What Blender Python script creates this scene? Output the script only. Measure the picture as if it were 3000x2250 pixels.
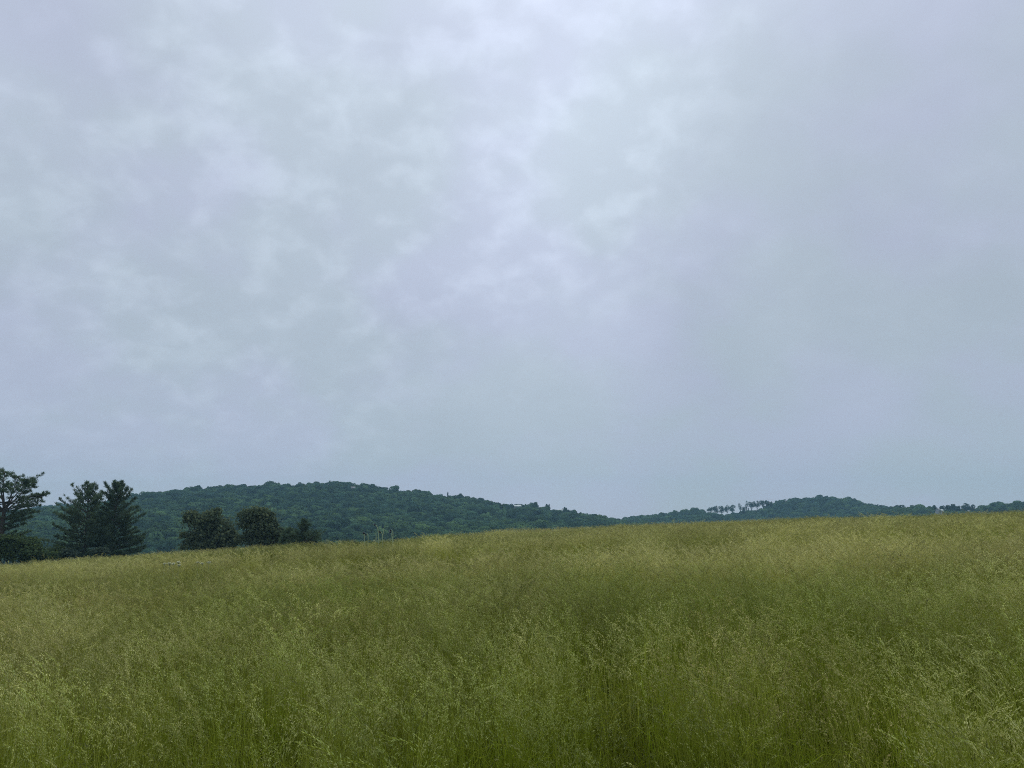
import bpy, math, random
import numpy as np
from mathutils import Vector

for o in list(bpy.data.objects):
    bpy.data.objects.remove(o)
SC = bpy.context.scene
COL = SC.collection
rng = np.random.default_rng(11)
random.seed(11)

# ------------------------------------------------------------------ camera
EYE = 1.65
F_PX, U0, V0, V_HOR = 2255.0, 1500.0, 1125.0, 1590.0      # measured in the 3000 x 2250 photograph
PITCH = math.atan((V_HOR - V0) / F_PX)
cam_d = bpy.data.cameras.new('camera')
cam_d.sensor_width = 36.0
cam_d.lens = F_PX / 3000.0 * 36.0
cam_d.clip_start = 0.05
cam_d.clip_end = 9000.0
cam = bpy.data.objects.new('camera', cam_d)
cam.location = (0, 0, EYE)
cam.rotation_euler = (math.radians(90) + PITCH, 0, 0)
COL.objects.link(cam)
SC.camera = cam

# ------------------------------------------------------------------ render and exposure
SC.render.engine = 'CYCLES'
SC.view_settings.view_transform = 'Standard'
SC.view_settings.look = 'None'
SC.view_settings.gamma = 1.0
SC.view_settings.exposure = 0.35
SC.cycles.use_denoising = False
SC.cycles.use_adaptive_sampling = True
SC.cycles.adaptive_threshold = 0.008
SC.cycles.time_limit = 900
SC.cycles.filter_width = 1.05
SC.cycles.max_bounces = 8
SC.cycles.diffuse_bounces = 5
SC.cycles.glossy_bounces = 1
SC.cycles.transmission_bounces = 5
SC.cycles.transparent_max_bounces = 4
SC.cycles.volume_bounces = 0

# ------------------------------------------------------------------ sun behind the cloud, and the sky
SUN_EL, SUN_AZ = math.radians(56), math.radians(3)        # azimuth clockwise from +Y
sun_d = bpy.data.lights.new('sun', 'SUN')
sun_d.energy = 1.5
sun_d.angle = math.radians(50)
sun_d.color = (1.0, 0.965, 0.90)
sun = bpy.data.objects.new('sun', sun_d)
SUN_DIR = Vector((math.sin(SUN_AZ) * math.cos(SUN_EL), math.cos(SUN_AZ) * math.cos(SUN_EL), math.sin(SUN_EL)))
sun.rotation_euler = (-SUN_DIR).to_track_quat('-Z', 'Y').to_euler()
sun.location = (0, 0, 60)
COL.objects.link(sun)


class NT:
    """small helper to wire node trees"""
    def __init__(self, tree):
        self.t = tree

    def n(self, typ, ins=None, **props):
        nd = self.t.nodes.new(typ)
        for k, v in props.items():
            setattr(nd, k, v)
        for k, v in (ins or {}).items():
            s = nd.inputs[k]
            if isinstance(v, bpy.types.NodeSocket):
                self.t.links.new(v, s)
            elif v is not None:
                s.default_value = v
        return nd

    def math(self, op, a, b=None, clamp=False):
        nd = self.n('ShaderNodeMath', {0: a, 1: b}, operation=op)
        nd.use_clamp = clamp
        return nd.outputs[0]

    def mix(self, f, a, b, blend='MIX'):
        nd = self.t.nodes.new('ShaderNodeMix')
        nd.data_type = 'RGBA'
        nd.blend_type = blend
        for i, v in ((0, f), (6, a), (7, b)):
            if isinstance(v, bpy.types.NodeSocket):
                self.t.links.new(v, nd.inputs[i])
            else:
                nd.inputs[i].default_value = v
        return nd.outputs[2]

    def ramp(self, f, lo, hi, a=0.0, b=1.0):
        nd = self.n('ShaderNodeMapRange', {0: f, 1: lo, 2: hi, 3: a, 4: b}, interpolation_type='SMOOTHSTEP')
        return nd.outputs[0]


def rgb(r, g, b):
    return (r, g, b, 1.0)


def srgb(r, g, b):
    f = lambda c: c / 12.92 if c <= 0.04045 else ((c + 0.055) / 1.055) ** 2.4
    return (f(r / 255), f(g / 255), f(b / 255), 1.0)


world = bpy.data.worlds.new('World')
SC.world = world
world.use_nodes = True
wt = world.node_tree
wt.nodes.clear()
W = NT(wt)
sky = W.n('ShaderNodeTexSky')
sky.sky_type = 'NISHITA'
sky.sun_disc = False
sky.sun_elevation = SUN_EL
sky.sun_rotation = SUN_AZ
bg_sky = W.n('ShaderNodeBackground', {'Color': sky.outputs[0], 'Strength': 0.10})
tc = W.n('ShaderNodeTexCoord')
D = tc.outputs['Generated']
sep = W.n('ShaderNodeSeparateXYZ', {0: D})
dz = W.math('MAXIMUM', sep.outputs[2], 0.0)
den = W.math('ADD', dz, 0.50)
px = W.math('DIVIDE', sep.outputs[0], den)
py = W.math('DIVIDE', sep.outputs[1], den)
P = W.n('ShaderNodeCombineXYZ', {0: px, 1: py, 2: 0.35}).outputs[0]
# the cloud deck: broad masses, billows and fine puffs
big = W.n('ShaderNodeTexNoise', {'Vector': P, 'Scale': 1.7, 'Detail': 3.0, 'Roughness': 0.45, 'Distortion': 0.3}).outputs[0]
mid = W.n('ShaderNodeTexNoise', {'Vector': P, 'Scale': 5.0, 'Detail': 4.0, 'Roughness': 0.5, 'Distortion': 0.25}).outputs[0]
fin = W.n('ShaderNodeTexNoise', {'Vector': P, 'Scale': 19.0, 'Detail': 4.0, 'Roughness': 0.48, 'Distortion': 0.2}).outputs[0]
hue = W.n('ShaderNodeTexNoise', {'Vector': W.n('ShaderNodeVectorMath', {0: P, 1: (7.3, 2.1, 4.0)}, operation='ADD').outputs[0],
                                 'Scale': 3.2, 'Detail': 4.0, 'Roughness': 0.5}).outputs[0]
puffmask = W.math('MULTIPLY', W.ramp(big, 0.40, 0.58, 0.3, 1.0), W.ramp(px, 0.14, 0.34, 1.0, 0.2))    # broken deck to the west, smooth veil to the east
bank = W.math('ADD', W.ramp(px, 0.14, 0.42, 0.0, 0.10), W.ramp(px, -0.50, -0.12, 0.045, 0.0))          # thicker, darker cloud at both sides
nearhor = W.ramp(dz, 0.06, 0.30, 0.34, 1.0)               # the deck thins to an even veil towards the horizon
lum = W.math('MULTIPLY', W.math('SUBTRACT', big, 0.5), 0.22)
lum = W.math('ADD', lum, W.math('MULTIPLY', W.math('SUBTRACT', mid, 0.5), 0.15))
puffs = W.math('MULTIPLY', W.ramp(fin, 0.38, 0.80, 0.0, 0.19), puffmask)
lum = W.math('ADD', lum, puffs)
lum = W.math('MULTIPLY', W.math('ADD', W.math('SUBTRACT', lum, bank), W.math('MULTIPLY', W.ramp(px, -0.16, 0.06), W.ramp(px, 0.10, 0.30, 0.09, 0.0))), nearhor)
# the deck is brighter overhead and where the sun stands behind it
gl = W.n('ShaderNodeVectorMath', {0: D, 1: tuple(SUN_DIR)}, operation='DOT_PRODUCT').outputs['Value']
glow = W.math('POWER', W.math('MAXIMUM', gl, 0.0), 12.0)
base = W.math('ADD', W.math('MULTIPLY', dz, 0.16), 0.384)
base = W.math('ADD', base, W.math('MULTIPLY', glow, 0.085))
base = W.math('MULTIPLY', base, W.math('ADD', lum, 1.0))
tint = W.mix(W.ramp(hue, 0.38, 0.62), rgb(0.87, 1.0, 1.15), rgb(0.92, 1.0, 1.27))
tint = W.mix(W.ramp(base, 0.32, 0.58, 0.0, 0.35), tint, rgb(0.895, 1.0, 1.14))
cloud = W.mix(1.0, tint, base, 'MULTIPLY')
bg_cloud = W.n('ShaderNodeBackground', {'Color': cloud, 'Strength': 1.0})
msh = W.n('ShaderNodeMixShader', {0: 0.94, 1: bg_sky.outputs[0], 2: bg_cloud.outputs[0]})
W.n('ShaderNodeOutputWorld', {0: msh.outputs[0]})


# ------------------------------------------------------------------ helpers
def at(u, v, Y):
    """point at depth Y seen at pixel (u, v) of the photograph"""
    a, b = (u - U0) / F_PX, (V0 - v) / F_PX
    d = np.array((a, math.cos(PITCH) - b * math.sin(PITCH), math.sin(PITCH) + b * math.cos(PITCH)))
    d *= Y / d[1]
    return d[0], d[1], d[2] + EYE


def sstep(a, b, x):
    t = np.clip((x - a) / (b - a), 0, 1)
    return t * t * (3 - 2 * t)


_tab = {}


def vnoise(x, y, seed=0):
    """smooth value noise in 0..1"""
    if seed not in _tab:
        _tab[seed] = np.random.default_rng(1000 + seed).random((256, 256))
    T = _tab[seed]
    x, y = np.asarray(x, float), np.asarray(y, float)
    xi, yi = np.floor(x).astype(int), np.floor(y).astype(int)
    fx, fy = x - xi, y - yi
    fx, fy = fx * fx * (3 - 2 * fx), fy * fy * (3 - 2 * fy)
    g = lambda i, j: T[i % 256, j % 256]
    return ((g(xi, yi) * (1 - fx) + g(xi + 1, yi) * fx) * (1 - fy)
            + (g(xi, yi + 1) * (1 - fx) + g(xi + 1, yi + 1) * fx) * fy)


def fbm(x, y, seed=0, octv=3):
    s, a, t = 0, 0.5, 0
    for k in range(octv):
        s = s + a * vnoise(x * 2 ** k, y * 2 ** k, seed + k)
        t += a
        a *= 0.5
    return s / t


# ------------------------------------------------------------------ terrain heights
def p_of_y(y):
    y = np.asarray(y, float)
    s0, s1, s2 = 0.0315, -0.10, -0.045
    z = np.where(y < 36, s0 * y, 0)
    t = np.clip(y - 36, 0, 44)
    z2 = s0 * 36 + s0 * t + 0.5 * (s1 - s0) / 44 * t * t
    t2 = np.clip(y - 80, 0, 170)
    z2 = z2 + s1 * t2 + 0.5 * (s2 - s1) / 170 * t2 * t2
    return np.where(y < 36, z, z2)


def meadow_h(x, y):
    x, y = np.asarray(x, float), np.asarray(y, float)
    xx = np.clip(x, -75, 75)
    fade = 1 - sstep(90, 240, y)
    z = p_of_y(y) + (0.052 * xx - 0.3 * np.clip(xx / 28, -1.6, 1.6) ** 2 * sstep(0, 45, y)) * fade
    z = z + (fbm(x / 11, y / 6, 3) - 0.5) * 0.52 * sstep(4, 18, y) + (fbm(x / 2.3, y / 2.3, 8) - 0.5) * 0.10
    return z


LEFT = [(-900, 1600), (-300, 1560), (0, 1520), (150, 1496), (250, 1478), (340, 1463), (396, 1453), (434, 1447), (500, 1432), (542, 1427),
        (651, 1418), (760, 1413), (868, 1413), (949, 1411), (1005, 1408), (1040, 1411), (1112, 1421), (1166, 1427), (1275, 1441), (1312, 1446), (1383, 1455),
        (1437, 1464), (1480, 1470), (1505, 1474), (1540, 1472), (1586, 1480), (1627, 1490), (1660, 1494), (1709, 1499), (1763, 1507), (1817, 1518), (1900, 1532),
        (2100, 1560), (2600, 1600)]
RIGHT = [(900, 1590), (1500, 1560), (1700, 1538), (1800, 1521), (1822, 1516), (1868, 1507), (1919, 1500), (1941, 1502), (1990, 1493), (2017, 1489), (2044, 1489),
         (2068, 1497), (2090, 1500), (2115, 1503), (2150, 1497), (2166, 1499), (2190, 1495), (2215, 1486), (2240, 1483), (2256, 1476), (2270, 1468),
         (2315, 1458), (2342, 1460), (2383, 1450), (2433, 1452), (2465, 1456), (2508, 1467), (2563, 1477), (2590, 1480), (2660, 1494), (2800, 1510), (3200, 1540), (3600, 1560)]
EAST = [(2300, 1545), (2500, 1512), (2590, 1484), (2644, 1481), (2698, 1483), (2730, 1484), (2742, 1491), (2770, 1489), (2792, 1491), (2815, 1492), (2850, 1491), (2861, 1480), (2915, 1477), (2945, 1473),
        (2962, 1476), (3000, 1466), (3300, 1440), (3700, 1430)]
FAR = [(-800, 1500), (-300, 1492), (0, 1494), (60, 1490), (95, 1487), (130, 1476), (165, 1473), (205, 1475), (260, 1484), (350, 1500), (500, 1530), (800, 1580)]


def ridge(tab, Y, canopy):
    pts = [at(u, v, Y) for u, v in tab]
    return np.array([p[0] for p in pts]), np.array([p[2] - canopy for p in pts])


HILLS = [(330.0, 760.0, ridge(LEFT, 760, 11.5)), (560.0, 960.0, ridge(RIGHT, 960, 11.5)),
         (430.0, 700.0, ridge(EAST, 700, 10.5)), (820.0, 1180.0, ridge(FAR, 1180, 12.0))]


def hill_h(x, y):
    x, y = np.asarray(x, float), np.asarray(y, float)
    z = np.full(np.broadcast(x, y).shape, -60.0)
    for y0, yr, (rx, rz) in HILLS:
        # the ridge swells to both sides of its line of sight: the same crest height along straight ground
        top = np.interp(x, rx, rz)
        t = np.clip((y - y0) / (yr - y0), 0, 1)
        up = -13 + (top + 13) * (0.75 * t + 0.25 * t * t)
        dn = top - np.clip(y - yr, 0, 500) * 0.22
        z = np.maximum(z, np.where(y < yr, up, dn))
    k = sstep(330, 420, y)
    return z + (fbm(x / 60, y / 60, 20) - 0.5) * 6 * k * (1 - sstep(600, 700, y) * 0.6)


def terrain(x, y):
    m = meadow_h(x, y)
    h = hill_h(x, y)
    k = sstep(250, 340, np.asarray(y, float))
    return m * (1 - k) + np.maximum(h, -16) * k


# ------------------------------------------------------------------ mesh building
def make_mesh(name, V, Fq, attrs=None, mat=None, smooth=False):
    """V (n,3), Fq (m,4) quads or (m,3) triangles, attrs: {name: per vertex float}"""
    V = np.asarray(V, np.float32)
    Fq = np.asarray(Fq, np.int32)
    k = Fq.shape[1]
    me = bpy.data.meshes.new(name)
    me.vertices.add(len(V))
    me.vertices.foreach_set('co', V.ravel())
    me.loops.add(Fq.size)
    me.loops.foreach_set('vertex_index', Fq.ravel())
    me.polygons.add(len(Fq))
    me.polygons.foreach_set('loop_start', np.arange(0, Fq.size, k, dtype=np.int32))
    me.polygons.foreach_set('loop_total', np.full(len(Fq), k, np.int32))
    me.update(calc_edges=True)
    if smooth:
        me.polygons.foreach_set('use_smooth', np.ones(len(Fq), bool))
    for an, av in (attrs or {}).items():
        a = me.attributes.new(an, 'FLOAT', 'POINT')
        a.data.foreach_set('value', np.asarray(av, np.float32))
    if mat:
        me.materials.append(mat)
    return me


class MB:
    """collects quads with a float attribute 'kind' per vertex"""
    def __init__(self):
        self.v, self.f, self.k, self.c = [], [], [], 0

    def add(self, V, Fq, kind):
        V = np.asarray(V, float).reshape(-1, 3)
        self.v.append(V)
        self.f.append(np.asarray(Fq, int).reshape(-1, 4) + self.c)
        self.k.append(np.broadcast_to(np.asarray(kind, float), (len(V),)).copy())
        self.c += len(V)

    def quads(self, Q, kind):
        """Q (n,4,3)"""
        n = len(Q)
        if n:
            self.add(Q.reshape(-1, 3), np.arange(4 * n).reshape(n, 4), np.repeat(np.broadcast_to(kind, (n,)), 4))

    def tube(self, pts, rad, kind=0.0, n=7, cap=True):
        pts = np.asarray(pts, float)
        rad = np.broadcast_to(np.asarray(rad, float), (len(pts),))
        tan = np.gradient(pts, axis=0)
        tan /= np.linalg.norm(tan, axis=1)[:, None] + 1e-9
        ref = np.array((0.13, 0.97, 0.2)) if abs(tan[0][1]) < 0.8 else np.array((0.97, 0.1, 0.2))
        a = np.cross(tan, ref)
        a /= np.linalg.norm(a, axis=1)[:, None] + 1e-9
        b = np.cross(tan, a)
        th = np.linspace(0, 2 * math.pi, n, endpoint=False)
        ring = (a[:, None, :] * np.cos(th)[None, :, None] + b[:, None, :] * np.sin(th)[None, :, None]) * rad[:, None, None]
        V = (pts[:, None, :] + ring).reshape(-1, 3)
        Fq = []
        for i in range(len(pts) - 1):
            for j in range(n):
                j2 = (j + 1) % n
                Fq.append((i * n + j, i * n + j2, (i + 1) * n + j2, (i + 1) * n + j))
        self.add(V, Fq, kind)

    def box(self, c, s, kind=0.0):
        c, s = np.asarray(c, float), np.asarray(s, float) / 2
        V = [(c[0] + i * s[0], c[1] + j * s[1], c[2] + k * s[2]) for k in (-1, 1) for (i, j) in ((-1, -1), (1, -1), (1, 1), (-1, 1))]
        self.add(V, [(3, 2, 1, 0), (4, 5, 6, 7), (0, 1, 5, 4), (1, 2, 6, 5), (2, 3, 7, 6), (3, 0, 4, 7)], kind)

    def mesh(self, name, mat, smooth=False):
        return make_mesh(name, np.concatenate(self.v), np.concatenate(self.f), {'kind': np.concatenate(self.k)}, mat, smooth)

    def obj(self, name, mat, parent=None, smooth=False):
        o = bpy.data.objects.new(name, self.mesh(name, mat, smooth))
        COL.objects.link(o)
        if parent:
            o.parent = parent
        return o


def tag(o, label, cat=None, group=None, kind=None):
    if label:
        o['label'] = label
    if cat:
        o['category'] = cat
    if group:
        o['group'] = group
    if kind:
        o['kind'] = kind
    return o


def empty(name, loc, label, cat, group=None):
    o = bpy.data.objects.new(name, None)
    o.empty_display_size = 0.3
    o.location = tuple(float(c) for c in loc)
    COL.objects.link(o)
    return tag(o, label, cat, group)


# ------------------------------------------------------------------ materials
def new_mat(name):
    m = bpy.data.materials.new(name)
    m.use_nodes = True
    m.node_tree.nodes.clear()
    return m, NT(m.node_tree)


def finish_leaf(T, color, transl=0.3, rough=1.0):
    d = T.n('ShaderNodeBsdfDiffuse', {'Color': color})
    t = T.n('ShaderNodeBsdfTranslucent', {'Color': color})
    s = T.n('ShaderNodeMixShader', {0: transl, 1: d.outputs[0], 2: t.outputs[0]})
    T.n('ShaderNodeOutputMaterial', {0: s.outputs[0]})


def mat_foliage(name, c_dark, c_light, transl=0.25, instancer=False, c_alt=None):
    m, T = new_mat(name)
    k = T.n('ShaderNodeAttribute', attribute_name='kind').outputs['Fac']
    col = T.mix(k, rgb(*c_dark), rgb(*c_light))
    if instancer:
        t = T.n('ShaderNodeAttribute', attribute_name='tint', attribute_type='INSTANCER').outputs['Fac']
        t2 = T.n('ShaderNodeAttribute', attribute_name='bright', attribute_type='INSTANCER').outputs['Fac']
        col = T.mix(t, col, rgb(*c_alt))
        col = T.mix(1.0, col, t2, 'MULTIPLY')
    finish_leaf(T, col, transl)
    return m


def mat_plain(name, col, rough=0.8, noise=0.25, scale=6.0, bump=0.0):
    m, T = new_mat(name)
    tcn = T.n('ShaderNodeTexCoord')
    nz = T.n('ShaderNodeTexNoise', {'Vector': tcn.outputs['Object'], 'Scale': scale, 'Detail': 5.0, 'Roughness': 0.6}).outputs[0]
    f = T.math('ADD', T.math('MULTIPLY', T.math('SUBTRACT', nz, 0.5), noise * 2), 1.0)
    c = T.mix(1.0, rgb(*col), f, 'MULTIPLY')
    b = T.n('ShaderNodeBsdfPrincipled', {'Base Color': c, 'Roughness': rough})
    if bump:
        bp = T.n('ShaderNodeBump', {'Strength': bump, 'Height': nz})
        T.t.links.new(bp.outputs[0], b.inputs['Normal'])
    T.n('ShaderNodeOutputMaterial', {0: b.outputs[0]})
    return m


def mat_grass():
    """kind: 0 leaf, 0.3 stem, 0.7-1 seed head, per clump: tint (green to straw), brown, bright"""
    m, T = new_mat('meadow_grass')
    k = T.n('ShaderNodeAttribute', attribute_name='kind').outputs['Fac']
    tint = T.n('ShaderNodeAttribute', attribute_name='tint', attribute_type='INSTANCER').outputs['Fac']
    brown = T.n('ShaderNodeAttribute', attribute_name='brown', attribute_type='INSTANCER').outputs['Fac']
    bright = T.n('ShaderNodeAttribute', attribute_name='bright', attribute_type='INSTANCER').outputs['Fac']
    leaf = T.mix(tint, rgb(0.118, 0.164, 0.006), rgb(0.205, 0.228, 0.022))
    stem = T.mix(tint, rgb(0.185, 0.225, 0.020), rgb(0.315, 0.320, 0.078))
    head = T.mix(tint, rgb(0.310, 0.355, 0.115), rgb(0.510, 0.475, 0.225))
    head = T.mix(T.math('MULTIPLY', brown, 0.6), head, rgb(0.36, 0.25, 0.12))
    col = T.mix(T.ramp(k, 0.0, 0.35), leaf, stem)
    col = T.mix(T.ramp(k, 0.45, 1.0), col, head)
    col = T.mix(1.0, col, bright, 'MULTIPLY')
    finish_leaf(T, col, 0.20)
    return m


M_GRASS = mat_grass()
M_FOREST = mat_foliage('forest_leaves', (0.034, 0.072, 0.044), (0.062, 0.120, 0.064), 0.25, True, (0.090, 0.150, 0.050))
M_PINE = mat_foliage('pine_needles', (0.055, 0.094, 0.058), (0.145, 0.205, 0.110), 0.45)
M_PINE2 = mat_foliage('dark_pine_needles', (0.042, 0.074, 0.048), (0.115, 0.165, 0.092), 0.45)
M_BUSH = mat_foliage('bush_leaves', (0.062, 0.098, 0.056), (0.170, 0.205, 0.110), 0.48)
M_BUSHG = mat_foliage('green_bush_leaves', (0.036, 0.066, 0.028), (0.100, 0.140, 0.052), 0.4)
M_BUSHP = mat_foliage('pale_bush_leaves', (0.045, 0.070, 0.050), (0.090, 0.120, 0.080), 0.25)
M_RIDGE = mat_foliage('ridge_tree_leaves', (0.034, 0.066, 0.040), (0.062, 0.110, 0.060), 0.3)
M_BARK = mat_plain('bark', (0.060, 0.048, 0.038), 0.95, 0.4, 3.0, 0.3)
M_SOIL = mat_plain('meadow_soil', (0.055, 0.060, 0.018), 1.0, 0.5, 0.8, 0.2)
M_HILL = mat_plain('woodland_floor', (0.030, 0.040, 0.018), 1.0, 0.4, 0.06)
M_STALK = mat_plain('thistle_stalk', (0.34, 0.42, 0.24), 0.8, 0.2, 20.0)
M_HEAD = mat_plain('thistle_head', (0.020, 0.018, 0.030), 0.9, 0.4, 40.0)
M_TUFT = mat_plain('thistle_tuft', (0.34, 0.33, 0.38), 0.9, 0.2, 40.0)
M_LEAFT = mat_foliage('thistle_leaf', (0.060, 0.100, 0.020), (0.10, 0.15, 0.04), 0.3)
M_UMBEL = mat_plain('white_umbel', (0.74, 0.75, 0.55), 0.9, 0.15, 30.0)
M_WALLW = mat_plain('white_siding', (0.40, 0.42, 0.42), 0.7, 0.08, 1.0)
M_WALLB = mat_plain('beige_siding', (0.24, 0.23, 0.21), 0.7, 0.08, 1.0)
M_ROOFM = mat_plain('pale_metal_roof', (0.30, 0.37, 0.36), 0.5, 0.08, 1.0)
M_ROOFG = mat_plain('grey_roof', (0.15, 0.16, 0.17), 0.7, 0.1, 1.0)
M_GLASS = mat_plain('window_glass', (0.03, 0.035, 0.04), 0.1, 0.05, 1.0)
M_DOOR = mat_plain('door_paint', (0.10, 0.07, 0.05), 0.6, 0.1, 1.0)


# ------------------------------------------------------------------ ground sheets
def sheet(name, xs, ys, mat):
    X, Y = np.meshgrid(xs, ys)
    Z = terrain(X, Y)
    V = np.stack([X, Y, Z], -1).reshape(-1, 3)
    nx, ny = len(xs), len(ys)
    i = np.arange(nx - 1)[None, :] + np.arange(ny - 1)[:, None] * nx
    Fq = np.stack([i, i + 1, i + 1 + nx, i + nx], -1).reshape(-1, 4)
    o = bpy.data.objects.new(name, make_mesh(name, V, Fq, None, mat, True))
    COL.objects.link(o)
    o['kind'] = 'structure'
    return o


xs = np.concatenate([np.linspace(-1500, -100, 57)[:-1], np.linspace(-100, 100, 201), np.linspace(100, 1500, 57)[1:]])
ys = np.concatenate([np.linspace(-300, -20, 15)[:-1], np.linspace(-20, 120, 176), np.linspace(120, 300, 31)[1:]])
tag(sheet('meadow_ground', xs, ys, M_SOIL), 'gently rising ground under the tall meadow grass', 'ground')
tag(sheet('hills', xs, np.linspace(300, 1700, 141), M_HILL), 'low rolling hills behind the meadow', 'hills')


# ------------------------------------------------------------------ grass
def ribbons(mb, base, az, h, bend, w, kind0, kind1, seg=4, lean=None):
    """n curved tapering blades: base (n,3), az bend direction, h height, bend 0..1, w width"""
    n = len(base)
    t = np.linspace(0, 1, seg + 1)[None, :]
    hx = (h * bend)[:, None] * t ** 2.2
    hz = h[:, None] * (t - 0.45 * (bend ** 1.5)[:, None] * t ** 3)
    d = np.stack([np.cos(az), np.sin(az)], -1)
    C = np.zeros((n, seg + 1, 3))
    C[..., 0] = base[:, None, 0] + hx * d[:, None, 0]
    C[..., 1] = base[:, None, 1] + hx * d[:, None, 1]
    C[..., 2] = base[:, None, 2] + hz
    if lean is not None:
        C[..., 0] += lean[0] * hz
        C[..., 1] += lean[1] * hz
    wa = rng.random(n) * 2 * math.pi
    s = np.stack([np.cos(wa), np.sin(wa), np.zeros(n)], -1)[:, None, :] * (w[:, None] * (1 - 0.85 * t ** 2) * 0.5)[..., None]
    V = np.stack([C - s, C + s], 2).reshape(-1, 3)
    i = np.arange(n)[:, None] * (2 * (seg + 1)) + 2 * np.arange(seg)[None, :]
    Fq = np.stack([i, i + 1, i + 3, i + 2], -1).reshape(-1, 4)
    k0, k1 = np.broadcast_to(kind0, (n,))[:, None], np.broadcast_to(kind1, (n,))[:, None]
    kk = k0 + (k1 - k0) * t
    mb.add(V, Fq, np.repeat(kk.reshape(-1), 2))
    return C


def leaf_cards(c, ax, L, Wd, twist=None):
    """elongated rhombic cards centred on c along ax"""
    n = len(c)
    ax = ax / (np.linalg.norm(ax, axis=1)[:, None] + 1e-9)
    r = rng.normal(size=(n, 3))
    s = np.cross(ax, r)
    s /= np.linalg.norm(s, axis=1)[:, None] + 1e-9
    L = np.broadcast_to(L, (n,))[:, None]
    Wd = np.broadcast_to(Wd, (n,))[:, None]
    return np.stack([c - ax * L * 0.5, c + s * Wd * 0.5 - ax * L * 0.05, c + ax * L * 0.5, c - s * Wd * 0.5 - ax * L * 0.05], 1)


def grass_clump(name, n_leaf, n_stem, n_head, hgt, R, head_len=0.13, nod=0.35):
    mb = MB()
    disc = lambda n: np.stack([R * np.sqrt(rng.random(n)) * np.cos(q := rng.random(n) * 6.283), R * np.sqrt(rng.random(n)) * np.sin(q), np.zeros(n) - 0.03], -1)
    lean = (-0.05, 0.0)
    b = disc(n_leaf)
    ribbons(mb, b, rng.random(n_leaf) * 6.283, hgt * rng.uniform(0.40, 0.82, n_leaf), rng.uniform(0.1, 0.75, n_leaf),
            rng.uniform(0.0035, 0.007, n_leaf), 0.0, rng.choice((0.02, 0.08, 0.22, 0.40, 0.95), n_leaf, p=(0.37, 0.29, 0.19, 0.1, 0.05)), 4, lean)
    b = disc(n_stem)
    hs = hgt * rng.uniform(0.72, 1.12, n_stem)
    azs = rng.normal(math.pi, 1.3, n_stem)
    C = ribbons(mb, b, azs, hs, rng.uniform(0.02, 0.20, n_stem), rng.uniform(0.0024, 0.0040, n_stem), rng.uniform(0.08, 0.3, n_stem), rng.uniform(0.3, 0.6, n_stem), 5, lean)
    # one leaf on each stem
    q = C[:, 2, :]
    ribbons(mb, q, rng.random(n_stem) * 6.283, hs * rng.uniform(0.18, 0.36, n_stem), rng.uniform(0.5, 1.1, n_stem),
            rng.uniform(0.004, 0.007, n_stem), 0.05, rng.uniform(0.05, 0.4, n_stem), 3)
    # nodding open panicles
    nh = min(n_head, n_stem)
    for i in range(nh):
        tip = C[i, -1]
        dirv = C[i, -1] - C[i, -2]
        dirv /= np.linalg.norm(dirv)
        hl = head_len * rng.uniform(0.7, 1.25)
        k = int(32 * hl / 0.13)
        t = np.sort(rng.random(k))
        side = np.array((math.cos(azs[i]), math.sin(azs[i]), -0.4))
        axis = tip[None, :] + dirv[None, :] * (t * hl)[:, None] + side[None, :] * (nod * hl * t ** 2)[:, None]
        spread = 0.0095 * (1 - 0.75 * t) * rng.uniform(0.35, 1.5) + 0.0025
        off = rng.normal(size=(k, 3)) * spread[:, None]
        off[:, 2] -= np.abs(off[:, 2]) * 0.5
        ax = dirv[None, :] * 0.9 + off * 14 + side[None, :] * t[:, None] * 0.9 + rng.normal(size=(k, 3)) * 0.15
        kd = np.clip(rng.normal(0.85, 0.13, k), 0.5, 1.0)
        mb.quads(leaf_cards(axis + off, ax, rng.uniform(0.010, 0.018, k), rng.uniform(0.0028, 0.0046, k)), kd)
        ext = tip[None, :] + dirv[None, :] * (np.linspace(0, 1, 4) * hl)[:, None] + side[None, :] * (nod * hl * np.linspace(0, 1, 4) ** 2)[:, None]
        mb.tube(ext, 0.0009, 0.5, 3)
    me = mb.mesh(name, M_GRASS)
    return bpy.data.objects.new(name, me)          # a clump for the meadow object to repeat, not linked itself


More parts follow.
